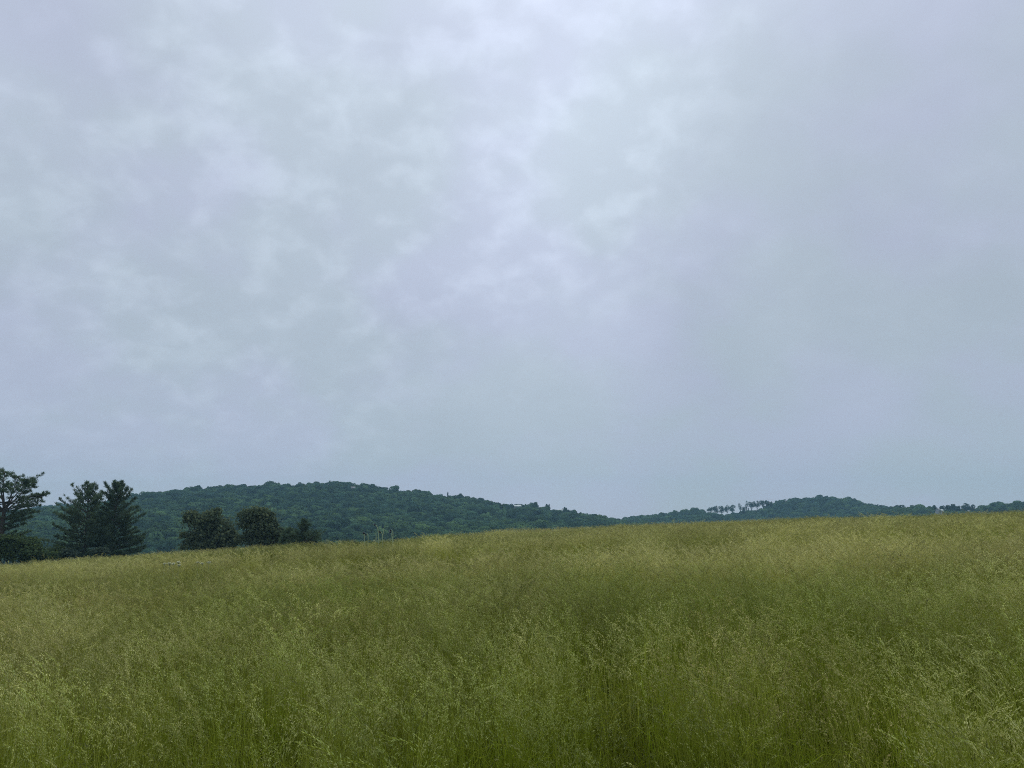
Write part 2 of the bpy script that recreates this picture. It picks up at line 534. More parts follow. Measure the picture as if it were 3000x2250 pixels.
def instancer(name, pts, attrs, variants, rot, scl, vi, keep=None):
    """ONE object: a cloud of points whose geometry nodes put a clump or tree on each"""
    if keep is not None:
        pts, rot, scl, vi = pts[keep], rot[keep], scl[keep], vi[keep]
        attrs = {k: v[keep] for k, v in attrs.items()}
    me = bpy.data.meshes.new(name)
    me.vertices.add(len(pts))
    me.vertices.foreach_set('co', np.asarray(pts, np.float32).ravel())
    a = me.attributes.new('rot', 'FLOAT_VECTOR', 'POINT')
    a.data.foreach_set('vector', np.asarray(rot, np.float32).ravel())
    a = me.attributes.new('scl', 'FLOAT_VECTOR', 'POINT')
    a.data.foreach_set('vector', np.asarray(scl, np.float32).ravel())
    a = me.attributes.new('vi', 'INT', 'POINT')
    a.data.foreach_set('value', np.asarray(vi, np.int32))
    for k, v in attrs.items():
        a = me.attributes.new(k, 'FLOAT', 'POINT')
        a.data.foreach_set('value', np.asarray(v, np.float32))
    o = bpy.data.objects.new(name, me)
    COL.objects.link(o)
    ng = bpy.data.node_groups.new(name, 'GeometryNodeTree')
    ng.interface.new_socket('Geometry', in_out='INPUT', socket_type='NodeSocketGeometry')
    ng.interface.new_socket('Geometry', in_out='OUTPUT', socket_type='NodeSocketGeometry')
    G = NT(ng)
    gi = G.n('NodeGroupInput')
    go = G.n('NodeGroupOutput')
    na = lambda nm, ty: G.n('GeometryNodeInputNamedAttribute', {'Name': nm}, data_type=ty).outputs[0]
    r = G.n('FunctionNodeEulerToRotation', {0: na('rot', 'FLOAT_VECTOR')}).outputs[0]
    s = na('scl', 'FLOAT_VECTOR')
    v = na('vi', 'INT')
    jn = G.n('GeometryNodeJoinGeometry')
    for k, ob in enumerate(variants):
        oi = G.n('GeometryNodeObjectInfo')
        oi.inputs['Object'].default_value = ob
        cmp_ = G.n('FunctionNodeCompare', data_type='INT', operation='EQUAL')
        ia = [x for x in cmp_.inputs if x.name == 'A' and x.type == 'INT'][0]
        ib = [x for x in cmp_.inputs if x.name == 'B' and x.type == 'INT'][0]
        ng.links.new(v, ia)
        ib.default_value = k
        ip = G.n('GeometryNodeInstanceOnPoints', {'Points': gi.outputs[0], 'Selection': cmp_.outputs[0],
                                                  'Instance': oi.outputs['Geometry'], 'Rotation': r, 'Scale': s})
        ng.links.new(ip.outputs[0], jn.inputs[0])
    ng.links.new(jn.outputs[0], go.inputs[0])
    md = o.modifiers.new('scatter', 'NODES')
    md.node_group = ng
    return o


def build_grass():
    var = []
    for k in range(6):
        var.append(grass_clump('seeding_grass_clump', 40, 24, 13, 0.80, 0.17, 0.10, rng.uniform(0.2, 0.9)))
    for k in range(3):
        var.append(grass_clump('leafy_grass_clump', 50, 8, 2, 0.72, 0.17, 0.12, 0.4))
    for k in range(2):
        var.append(grass_clump('fluffy_grass_clump', 30, 26, 20, 0.84, 0.17, 0.11, 0.7))
    for k in range(2):
        var.append(grass_clump('tall_grass_stems', 3, 4, 4, 0.90, 0.22, 0.12, 0.6))
    pts = []
    # bands of depth: closely set near the camera, sparser far away
    for y0, y1, per in ((-4, 3, 30), (3, 9, 44), (9, 18, 32), (18, 34, 20), (34, 48, 19), (48, 80, 5)):
        hw = 0.72 * y1 + 5
        n = int(2 * hw * (y1 - y0) * per)
        pts.append(np.stack([rng.uniform(-hw, hw, n), rng.uniform(y0, y1, n)], -1))
    p = np.concatenate(pts)
    x, y = p[:, 0], p[:, 1]
    keep = (np.abs(x) < 0.72 * np.maximum(y, 0) + 5) & (np.hypot(x, y) > 0.9)
    x, y = x[keep], y[keep]
    n = len(x)
    lush = 0.5 + 2.2 * (fbm(x / 10 + 3, y / 3.4, 31, 3) - 0.5) + 0.45 * (fbm(x / 1.1, y / 1.1, 36, 2) - 0.5)
    lush = lush + (0.56 - lush) * 0.7 * (1 - sstep(4, 11, y))
    tuft = fbm(x / 0.34, y / 0.55, 71, 2)
    far = sstep(22, 34, y)
    drift = 0.6 * (fbm(x / 7.5 + 70, y / 2.4, 91, 3) - 0.5) + 0.8 * (fbm(x / 1.9 + 9, y / 1.5, 95, 2) - 0.5)
    drift = drift * (0.45 + 0.55 * sstep(6, 16, y))     # broad drifts across the slope
    straw = fbm(x / 9 + 11, y / 5 + 5, 41, 3)
    red = sstep(0.62, 0.74, fbm(x / 1.6, y / 1.6, 51, 2))
    leafy = lush < 0.42
    vi = np.where(leafy, 6 + rng.integers(0, 3, n), rng.integers(0, 6, n))
    fluffy = (lush > 0.58) & (rng.random(n) < 0.5)
    vi = np.where(fluffy, 9 + rng.integers(0, 2, n), vi)
    mixr = rng.random(n) < 0.10
    vi = np.where(mixr, rng.integers(0, 9, n), vi)
    vi = np.where(rng.random(n) < 0.04 - 0.03 * far, 11 + rng.integers(0, 2, n), vi)
    tint = np.clip((straw - 0.5) * 1.6 + 0.5 + (lush - 0.5) * 1.3 + drift * 1.2 - 0.28 * far * sstep(0, 26, x) + rng.normal(0, 0.22, n), 0, 1)
    sc = rng.uniform(0.86, 1.12, n) * (0.82 + 0.32 * np.clip(lush, 0.2, 0.9)) * (0.78 + 0.36 * tuft) 
    sc = sc * (1 - far) + far * (0.5 * sc + 0.5 * 0.90)
    z = meadow_h(x, y)
    sway = (fbm(x / 3.1 + 40, y / 3.1, 81, 2) - 0.55) * 0.45
    rot = np.stack([rng.normal(0, 0.06, n), sway + rng.normal(0, 0.06, n), rng.uniform(-0.7, 0.7, n)], -1)
    rot[:, 2] += (rng.random(n) < 0.22) * math.pi
    thin = tuft > rng.uniform(0.18, 0.52, n)
    wide = np.where(y > 20, 1.25, 1.0)
    scl = np.stack([sc * wide, sc * wide, sc], -1)
    o = instancer('meadow_grass', np.stack([x, y, z], -1),
                  {'tint': tint, 'brown': red * rng.random(n), 'bright': np.clip(rng.normal(1.12, 0.27, n) + (tuft - 0.5) * 0.5 - 0.16 * far + np.where(leafy, -0.12 - 0.16 * sstep(12, 24, y), 0.05) + 0.95 * drift, 0.4, 1.9)},
                  var, rot, scl, vi, thin)
    tag(o, 'tall olive green hay meadow grass with pale seed heads', 'grass', None, 'stuff')


build_grass()


# ------------------------------------------------------------------ forest on the hills
def crown_cards(mb, lobes, n, size, flat=0.8, kind=None, inner=0.25, ragged=0.0, rough=0.55):
    """leaf clumps spread over and inside a set of lobes (x, y, z, rx, rz)"""
    lobes = np.asarray(lobes, float)
    wgt = lobes[:, 3] ** 2
    ids = rng.choice(len(lobes), n, p=wgt / wgt.sum())
    d = rng.normal(size=(n, 3))
    d /= np.linalg.norm(d, axis=1)[:, None]
    d[:, 2] = np.where(d[:, 2] < -0.55, -d[:, 2], d[:, 2])
    rr = np.where(rng.random(n) < inner, rng.uniform(0.45, 0.9, n), rng.uniform(0.88, 1.08, n))
    rr = rr + np.where(rng.random(n) < 0.3, np.abs(rng.normal(0, 1, n)) * ragged, 0)
    L = lobes[ids]
    c = L[:, :3] + d * np.stack([L[:, 3], L[:, 3], L[:, 4]], -1) * rr[:, None]
    nrm = d + rng.normal(size=(n, 3)) * rough
    ax = np.cross(nrm, rng.normal(size=(n, 3)))
    ax[:, 2] *= flat
    ax /= np.linalg.norm(ax, axis=1)[:, None] + 1e-9
    s = np.cross(ax, nrm)
    s /= np.linalg.norm(s, axis=1)[:, None] + 1e-9
    h = (size * rng.uniform(0.6, 1.35, n))[:, None] * 0.5
    Q = np.stack([c - ax * h, c + s * h * 0.8 + ax * h * 0.2, c + ax * h, c - s * h * 0.8 - ax * h * 0.15], 1)
    kd = np.clip(rng.normal(0.5, 0.28, n), 0, 1) if kind is None else kind
    mb.quads(Q, kd)


def forest_tree(name, w, h, nl, n):
    mb = MB()
    lobes = [(0, 0, h * 0.62, w * 0.36, h * 0.26)]
    for k in range(nl):
        a = 6.283 * k / nl + rng.uniform(-0.5, 0.5)
        r = w * rng.uniform(0.18, 0.34)
        zz = h * rng.uniform(0.42, 0.80)
        lobes.append((r * math.cos(a), r * math.sin(a), zz, w * rng.uniform(0.16, 0.25), h * rng.uniform(0.11, 0.18)))
    crown_cards(mb, lobes, n, w * 0.12, 1.0, np.clip(rng.normal(0.5, 0.12, n), 0, 1), 0.05, 0.0, 0.22)
    mb.tube([(0, 0, -1), (0.1, 0, h * 0.3), (0.0, 0.1, h * 0.6)], [w * 0.03, w * 0.022, w * 0.012], 0.0, 5)
    return bpy.data.objects.new(name, mb.mesh(name, M_FOREST))


def conifer_tree(name, w, h, n):
    mb = MB()
    t = rng.random(n) ** 0.7
    a = rng.random(n) * 6.283
    r = w * 0.5 * (1 - t) * rng.uniform(0.3, 1.05, n) + 0.1
    c = np.stack([r * np.cos(a), r * np.sin(a), h * (0.12 + 0.88 * t)], -1)
    ax = np.stack([np.cos(a), np.sin(a), rng.uniform(-0.5, 0.1, n)], -1)
    mb.quads(leaf_cards(c, ax, w * 0.28, w * 0.16), np.clip(rng.normal(0.3, 0.2, n), 0, 1))
    mb.tube([(0, 0, -1), (0, 0, h * 0.5), (0, 0, h)], [w * 0.04, w * 0.025, 0.02], 0.0, 5)
    return bpy.data.objects.new(name, mb.mesh(name, M_FOREST))


HOUSES = []     # (x, y, radius) kept clear of trees


def build_forest():
    var = [forest_tree('broadleaf_crown', rng.uniform(9.5, 13), rng.uniform(11.5, 14), int(rng.integers(6, 10)), 800) for k in range(7)]
    var += [conifer_tree('conifer_crown', 5.5, 14, 420)]
    X, Y = [], []
    step = 7.3
    gx, gy = np.meshgrid(np.arange(-1000, 1000, step), np.arange(335, 1250, step))
    gx = gx + rng.uniform(-2.6, 2.6, gx.shape)
    gy = gy + rng.uniform(-2.6, 2.6, gy.shape)
    x, y = gx.ravel(), gy.ravel()
    keep = np.abs(x) < 0.74 * y + 40
    x, y = x[keep], y[keep]
    z = terrain(x, y)
    # leave out what stands on the far slope of a ridge, hidden from everywhere in the meadow
    ang = (z - 8) / y
    vis = np.ones(len(x), bool)
    for k in range(1, 14):
        f = 1 - 0.03 * k
        zz = terrain(x * f, y * f) + 6
        vis &= ((zz) / (y * f) < (z + 16) / y + 0.004)
    keep = vis
    for hx, hy, hr in HOUSES:
        keep &= ~((np.abs(x - hx * y / hy) < hr) & (y < hy + hr) & (y > hy - 15))
    vis_mid = (np.abs(y - 760) > 60) & (np.abs(y - 960) > 60)      # no spires on the crest lines
    x, y, z = x[keep], y[keep], z[keep]
    n = len(x)
    big = fbm(x / 40, y / 40, 61)
    con = (rng.random(n) < 0.012) & (vis_mid[keep])
    vi = np.where(con, 7, rng.integers(0, 7, n))
    s = rng.uniform(0.76, 1.04, n) * (0.88 + 0.2 * big) * np.where(con, 0.8, 1)
    scl = np.stack([s * rng.uniform(0.9, 1.15, n), s * rng.uniform(0.9, 1.15, n), s * rng.uniform(0.88, 1.12, n)], -1)
    rot = np.stack([rng.normal(0, 0.06, n), rng.normal(0, 0.06, n), rng.uniform(0, 6.283, n)], -1)
    tint = np.where(con, 0, np.clip(rng.normal(0.35, 0.3, n) + (big - 0.5) * 1.0, 0, 1))
    bright = np.where(con, 0.6, np.clip(rng.normal(1.0, 0.27, n) + (big - 0.5) * 0.5, 0.45, 1.8))
    o = instancer('forest', np.stack([x, y, z], -1), {'tint': tint, 'bright': bright}, var, rot, scl, vi)
    tag(o, 'dense dark green broadleaf forest covering the hills', 'forest', None, 'stuff')


# ------------------------------------------------------------------ houses among the trees
def house(u, v, Y, w, d, hw, hr, rz, wall, roof, label, name='house'):
    """v is the eaves line; walls hw high, roof hr high above them"""
    x, y, ze = at(u, v, Y)
    zg = float(terrain(x, y))
    o = empty(name, (x, y, zg - 0.3), label, 'house')
    o.rotation_euler = (0, 0, rz)
    H = max(ze - zg + 0.3, hw)
    m = MB()
    V = [(-w / 2, -d / 2, 0), (w / 2, -d / 2, 0), (w / 2, d / 2, 0), (-w / 2, d / 2, 0),
         (-w / 2, -d / 2, H), (w / 2, -d / 2, H), (w / 2, d / 2, H), (-w / 2, d / 2, H), (-w / 2, 0, H + hr), (w / 2, 0, H + hr)]
    m.add(V, [(0, 1, 5, 4), (2, 3, 7, 6), (3, 0, 4, 7), (1, 2, 6, 5), (4, 5, 9, 8), (7, 8, 9, 6), (4, 8, 7, 7), (5, 6, 9, 9)][:4], 0)
    m.add(V, [(4, 8, 7, 4)[:4]] if False else [(4, 4, 8, 7), (5, 6, 9, 9)], 0)
    m.obj('wall', wall, o)
    r = MB()
    t, ov = 0.12, 0.5
    for s in (-1, 1):
        k = hr / (d / 2)
        e = np.array([(-w / 2 - ov, s * (d / 2 + ov), H - ov * k), (w / 2 + ov, s * (d / 2 + ov), H - ov * k), (w / 2 + ov, 0, H + hr), (-w / 2 - ov, 0, H + hr)])
        e[:, 2] += 0.05
        b = e.copy()
        b[:, 2] += t
        r.add(np.concatenate([e, b]), [(0, 1, 2, 3), (7, 6, 5, 4), (0, 4, 5, 1), (1, 5, 6, 2), (3, 2, 6, 7), (0, 3, 7, 4)], 0)
    r.obj('roof', roof, o)
    for k in (-0.3, 0.05, 0.33):
        q = MB()
        q.box((w * k, -d / 2 - 0.03, H - 1.3), (w * 0.13, 0.1, 1.3), 0)
        q.obj('window', M_GLASS, o)
    q = MB()
    q.box((w * -0.12, -d / 2 - 0.03, H - 1.9), (1.0, 0.09, 2.1), 0)
    q.obj('door', M_DOOR, o)
    HOUSES.append((x, y, w * 0.45))
    return o


house(1516, 1484.0, 735, 6.0, 5.5, 3.2, 1.2, 0.10, M_WALLB, M_ROOFM, 'hillside house with a pale metal roof just below the left hill skyline')
house(1643, 1496.0, 745, 3.6, 4.0, 3.0, 0.9, -0.2, M_WALLB, M_ROOFM, 'smaller pale house on the ridge where the left hill runs down')
house(1034, 1429.5, 720, 3.2, 4.0, 3.0, 1.0, 0.3, M_WALLB, M_ROOFG, 'grey roofed house among trees under the highest point of the left hill')
house(2748, 1494.0, 640, 2.6, 3.6, 3.4, 1.1, 0.5, M_WALLW, M_ROOFG, 'white walled house with a grey gable in the right tree line')
house(2759.5, 1496.0, 636, 1.3, 1.5, 3.0, 1.1, 0.2, M_WALLW, M_ROOFM, 'narrow white shed right of the white walled house in the tree line', 'shed')

build_forest()


# ------------------------------------------------------------------ single trees along the skyline
def ridge_tree(u, vtop, wpx, Y, style, label, group='single trees along the skyline'):
    x, y, zt = at(u, vtop, Y)
    zg = float(terrain(x, y))
    w = wpx / F_PX * Y * 1.45
    h = max(zt - zg, 6.0)
    o = empty('skyline_tree', (x, y, zg), label, 'tree', group)
    tr, cr = MB(), MB()
    lobes = []
    if style == 'flat':
        zc, nl, rz = h * 0.85, 11, 0.08
    elif style == 'thin':
        zc, nl, rz = h * 0.80, 7, 0.10
    elif style == 'cone':
        zc, nl, rz = h * 0.7, 0, 0.1
    else:
        zc, nl, rz = h * 0.78, 11, 0.10
    bend = rng.uniform(-0.5, 0.5)
    zf = h * 0.5
    tr.tube([(0, 0, -0.6), (bend * 0.3, 0, zf * 0.5), (bend, 0.1, zf), (bend * 1.2, 0, zc)], [0.30, 0.25, 0.2, 0.1], 0, 6)
    for k in range(nl):
        a = 6.283 * k / nl + rng.uniform(-0.4, 0.4)
        r = w * 0.5 * rng.uniform(0.15, 0.85)
        zz = zc + h * rng.uniform(-0.16, 0.09) if style != 'thin' else h * rng.uniform(0.62, 0.93)
        e = np.array((bend + r * math.cos(a), r * math.sin(a), zz))
        s = np.array((bend, 0.1, zf * rng.uniform(0.85, 1.25)))
        tr.tube([s, s * 0.5 + e * 0.5 + np.array((0, 0, -0.4)), e], [0.13, 0.09, 0.04], 0, 5)
        lobes.append((e[0], e[1], e[2], w * rng.uniform(0.15, 0.27), h * rz * rng.uniform(1.1, 1.9)))
    for k in range(3 if nl else 0):                   # understorey growth round the foot
        a = 6.283 * rng.random()
        lobes.append((w * 0.4 * math.cos(a), w * 0.4 * math.sin(a), h * rng.uniform(0.12, 0.42), w * 0.2, h * 0.14))
    if style == 'cone':
        n = 260
        t = rng.random(n) ** 0.8
        a = rng.random(n) * 6.283
        r = w * 0.55 * (1 - t) * rng.uniform(0.4, 1, n) + 0.12
        c = np.stack([r * np.cos(a), r * np.sin(a), h * (0.3 + 0.72 * t)], -1)
        ax = np.stack([np.cos(a), np.sin(a), rng.uniform(-0.4, 0.2, n)], -1)
        cr.quads(leaf_cards(c, ax, 1.0, 0.6), rng.random(n) * 0.5)
    else:
        crown_cards(cr, lobes, 480 if style == 'thin' else 1100, 0.78, 0.7, None, 0.3)
    tr.obj('trunk', M_BARK, o)
    cr.obj('crown', M_RIDGE, o)


YR, YE, YL = 956, 698, 757
G1, G2 = 'trees standing up from the right hill skyline', 'trees in the gappy line above the right end of the meadow'
for a in [
    (2080, 1485, 15, YR, 'flat', 'flat topped tree at the left end of the broken row on the right hill skyline', G1),
    (2095, 1482, 10, YR, 'round', 'second tree of the broken skyline row, a rounded crown beside the flat topped one', G1),
    (2113, 1482, 12, YR, 'round', 'umbrella shaped tree on a bare trunk, left of the bright gap in the skyline row', G1),
    (2128, 1479, 13, YR, 'round', 'tallest rounded tree in the middle of the broken row, right of the bright gap', G1),
    (2144, 1482, 15, YR, 'flat', 'broad low crowned tree at the right end of the broken skyline row', G1),
    (2166, 1475, 10, YR, 'thin', 'thin see-through tree standing alone against the sky, leftmost of the lone trunks', G1),
    (2179, 1486, 6, YR, 'round', 'short small tree between the two thin lone trees on the skyline', G1),
    (2186, 1472, 10, YR, 'thin', 'slender tree with a split crown, second tall lone trunk on the skyline', G1),
    (2193, 1489, 5, YR, 'cone', 'small pointed tree low on the skyline right of the split crowned tree', G1),
    (2201, 1472, 13, YR, 'flat', 'wide flat crowned tree on a tall trunk left of the right hill wood', G1),
    (2217, 1468, 14, YR, 'flat', 'flat crowned tree where the solid wood of the right hill begins', G1),
    (2233, 1468, 14, YR, 'flat', 'flat crowned tree with sky gaps beneath, right of the start of the solid wood', G1),
    (2247, 1465, 11, YR, 'round', 'round tree rising left of the climb to the right hill summit', G1),
    (2260, 1467, 8, YR, 'round', 'small round tree, last one before the right hill skyline closes up', G1),
    (2735, 1481, 13, YE, 'round', 'round tree at the left of the gappy line, above the white walled house', G2),
    (2757, 1482, 12, YE, 'round', 'tree behind the narrow white shed in the right tree line', G2),
    (2778, 1481, 14, YE, 'round', 'wide dark tree between the white shed and the first sky gap', G2),
    (2790, 1479, 10, YE, 'flat', 'tree over the first sky gap in the right tree line', G2),
    (2804, 1479, 11, YE, 'round', 'tree between the two wide sky gaps in the right tree line', G2),
    (2828, 1477.5, 15, YE, 'flat', 'flat topped tree standing highest in the right tree line', G2),
    (2842, 1482, 8, YE, 'thin', 'leaning thin tree just right of the highest flat topped tree', G2),
    (2850, 1481, 9, YE, 'thin', 'thin tree where the right tree line closes into solid wood', G2),
    (785, 1409, 8, YL, 'round', 'lone emergent tree poking above the long flat top of the left hill', None),
    (1312, 1442.5, 6, YL, 'cone', 'pointed conifer spire on the right shoulder of the left hill', None),
    (1603, 1476, 6, YL, 'round', 'lollipop shaped tree above the right shoulder of the left hill', None),
    (1609, 1478, 6, YL, 'cone', 'pointed tree just right of the lollipop shaped tree on the left hill', None),
    (1658, 1485, 9, YL, 'round', 'dome shaped tree on the skyline right of the smaller pale house', None),
]:
    ridge_tree(*a)


# ------------------------------------------------------------------ pines at the meadow edge
class Pine:
    def __init__(self, x, y, name, label, needles, size=0.31, tufts=12, group='pine trees at the left edge of the meadow'):
        self.x, self.y = x, y
        self.zg = float(terrain(x, y))
        self.o = empty(name, (x, y, self.zg), label, 'tree', group)
        self.tr = MB()
        self.p, self.d, self.k = [], [], []
        self.needles, self.size, self.tufts = needles, size, tufts

    def tuft(self, p, d, k):
        self.p.append(p)
        self.d.append(d)
        self.k.append(k)

    def branch(self, a, d, L, r, up=0.25, dens=1.0, spread=0.30, start=0.25, shade=0.5):
        """a branch from a along d, curving by up, dressed with tufts on side twigs"""
        d = np.asarray(d, float)
        d /= np.linalg.norm(d)
        n = max(4, int(L / 0.35))
        t = np.linspace(0, 1, n)
        pts = np.asarray(a)[None, :] + d[None, :] * (t * L)[:, None]
        pts[:, 2] += up * L * t ** 2
        pts[1:] += rng.normal(size=(n - 1, 3)) * 0.05 * L / 4
        self.tr.tube(pts, r * (1 - 0.85 * t), 0, 5)
        side = np.cross(d, (0, 0, 1))
        side /= np.linalg.norm(side) + 1e-9
        m = int(L * 11 * dens)
        kk = np.clip(shade + rng.normal(0, 0.15), 0, 1)
        for _ in range(m):
            tt = start + (1 - start) * rng.random() ** 0.8
            c = np.array([np.interp(tt, t, pts[:, i]) for i in range(3)])
            w = spread * L * (1.15 - tt) * rng.uniform(-1, 1) + rng.normal(0, 0.08)
            c = c + side * w + np.array((0, 0, rng.normal(0.04, 0.07) + 0.05 * abs(w)))
            self.tuft(c, d * 0.8 + side * np.sign(w) * 0.55 + np.array((0, 0, 0.35 + up * tt)), np.clip(kk + rng.normal(0, 0.15), 0, 1))
        self.tuft(pts[-1], d + np.array((0, 0, 0.4 + up)), kk)
        return pts

    def done(self):
        P, Dv, K = np.array(self.p), np.array(self.d), np.array(self.k)
        k = self.tufts
        P, Dv, K = np.repeat(P, k, 0), np.repeat(Dv, k, 0), np.repeat(K, k)
        Dv = Dv / np.linalg.norm(Dv, axis=1)[:, None] + rng.normal(size=Dv.shape) * 0.55
        Dv /= np.linalg.norm(Dv, axis=1)[:, None]
        L = self.size * rng.uniform(0.7, 1.3, len(P))
        cr = MB()
        cr.quads(leaf_cards(P + Dv * (L * 0.45)[:, None] + rng.normal(size=P.shape) * 0.05, Dv, L, L * rng.uniform(0.10, 0.19, len(P))), K)
        self.tr.obj('trunk', M_BARK, self.o)
        cr.obj('crown', self.needles, self.o)


def whorled_pine(u, vtop, Y, name, label, prof, needles, lean=0.0, dens=1.0, seed=1, airy=0.3, twin=False):
    """prof: list of (height fraction, left radius, right radius) in metres"""
    global rng
    keep = rng
    rng = np.random.default_rng(seed)
    x, y, zt = at(u, vtop, Y)
    p = Pine(x, y, name, label, needles)
    h = zt - p.zg
    prof = np.array(prof)
    trunk = np.array([(lean * t * t * h + 0.06 * math.sin(5 * t), 0.05 * math.sin(7 * t), t * h) for t in np.linspace(0, 1, 12)])
    trunk[0, 2] = -0.4
    p.tr.tube(trunk, np.linspace(0.26, 0.03, 12), 0, 8)
    z = h * prof[0, 0]
    while z < h * 0.985:
        f = z / h
        nb = int(rng.integers(6, 9)) if f < 0.7 else int(rng.integers(5, 8))
        a0 = rng.random() * 6.283
        for k in range(nb):
            a = a0 + 6.283 * k / nb + rng.uniform(-0.35, 0.35)
            ca = math.cos(a)
            rl, rr = np.interp(f, prof[:, 0], prof[:, 1]), np.interp(f, prof[:, 0], prof[:, 2])
            wgt = (ca + 1) / 2
            L = (rl * (1 - wgt) + rr * wgt) * rng.uniform(0.68, 1.08)
            if f > 0.7 and rng.random() < airy * 0.5:
                L *= 0.6
            elev = np.interp(f, (0.2, 0.5, 0.75, 1.0), (-0.08, 0.10, 0.48, 1.25)) + rng.normal(0, 0.08)
            base = np.array([np.interp(z, trunk[:, 2], trunk[:, i]) for i in range(3)])
            dd = (ca * math.cos(elev), math.sin(a) * math.cos(elev), math.sin(elev))
            p.branch(base, dd, max(L, 0.35), 0.045 + 0.02 * L / 4, 0.10 if f < 0.6 else 0.18,
                     dens * (1.0 if f < 0.62 else 0.9), 0.26, 0.22 if f > 0.5 else 0.3, 0.5)
        z += h * rng.uniform(0.03, 0.042) if f < 0.7 else h * rng.uniform(0.04, 0.055)
    p.branch(trunk[-1] - np.array((0, 0, 0.5)), (0.05, 0, 1), 0.6, 0.02, 0, 1.3, 0.3, 0.1)
    p.done()
    rng = keep
    return p


PB = [(0.22, 3.4, 3.0), (0.32, 4.6, 3.6), (0.42, 4.9, 3.4), (0.52, 5.0, 3.2), (0.62, 4.9, 3.0), (0.70, 3.6, 2.9), (0.76, 3.3, 2.9), (0.84, 2.7, 2.4), (0.92, 1.4, 1.3), (1.0, 0.45, 0.45)]
PC = [(0.22, 3.0, 4.4), (0.32, 3.2, 4.9), (0.42, 3.0, 4.4), (0.52, 2.8, 4.0), (0.62, 2.4, 3.4), (0.70, 2.2, 2.9), (0.80, 2.4, 3.2), (0.86, 2.3, 2.0), (0.93, 1.5, 1.4), (1.0, 0.45, 0.45)]
whorled_pine(268, 1424, 98, 'pine_tree', 'open topped white pine, left one of the touching pine pair', PB, M_PINE, -0.01, 1.05, 5)
whorled_pine(348, 1425, 96, 'pine_tree', 'darker denser pine, right one of the touching pine pair', PC, M_PINE2, 0.0, 1.5, 9)
# small spiky pine beyond the crest
whorled_pine(893, 1536, 84, 'pine_tree', 'small dark pine with upswept branches, rightmost at the meadow edge',
             [(0.22, 2.2, 2.4), (0.5, 2.1, 2.3), (0.66, 1.8, 2.1), (0.74, 1.1, 1.4), (0.84, 0.9, 1.2), (0.92, 0.8, 1.0), (1.0, 0.3, 0.3)], M_PINE2, 0.0, 0.6, 21, 0.9)
whorled_pine(846, 1564, 86, 'pine_tree', 'low scrubby pine between the dome of evergreen and the rightmost small pine',
             [(0.2, 1.6, 1.6), (0.5, 1.4, 1.5), (0.8, 1.0, 1.2), (1.0, 0.5, 0.5)], M_PINE, 0.0, 1.1, 22)


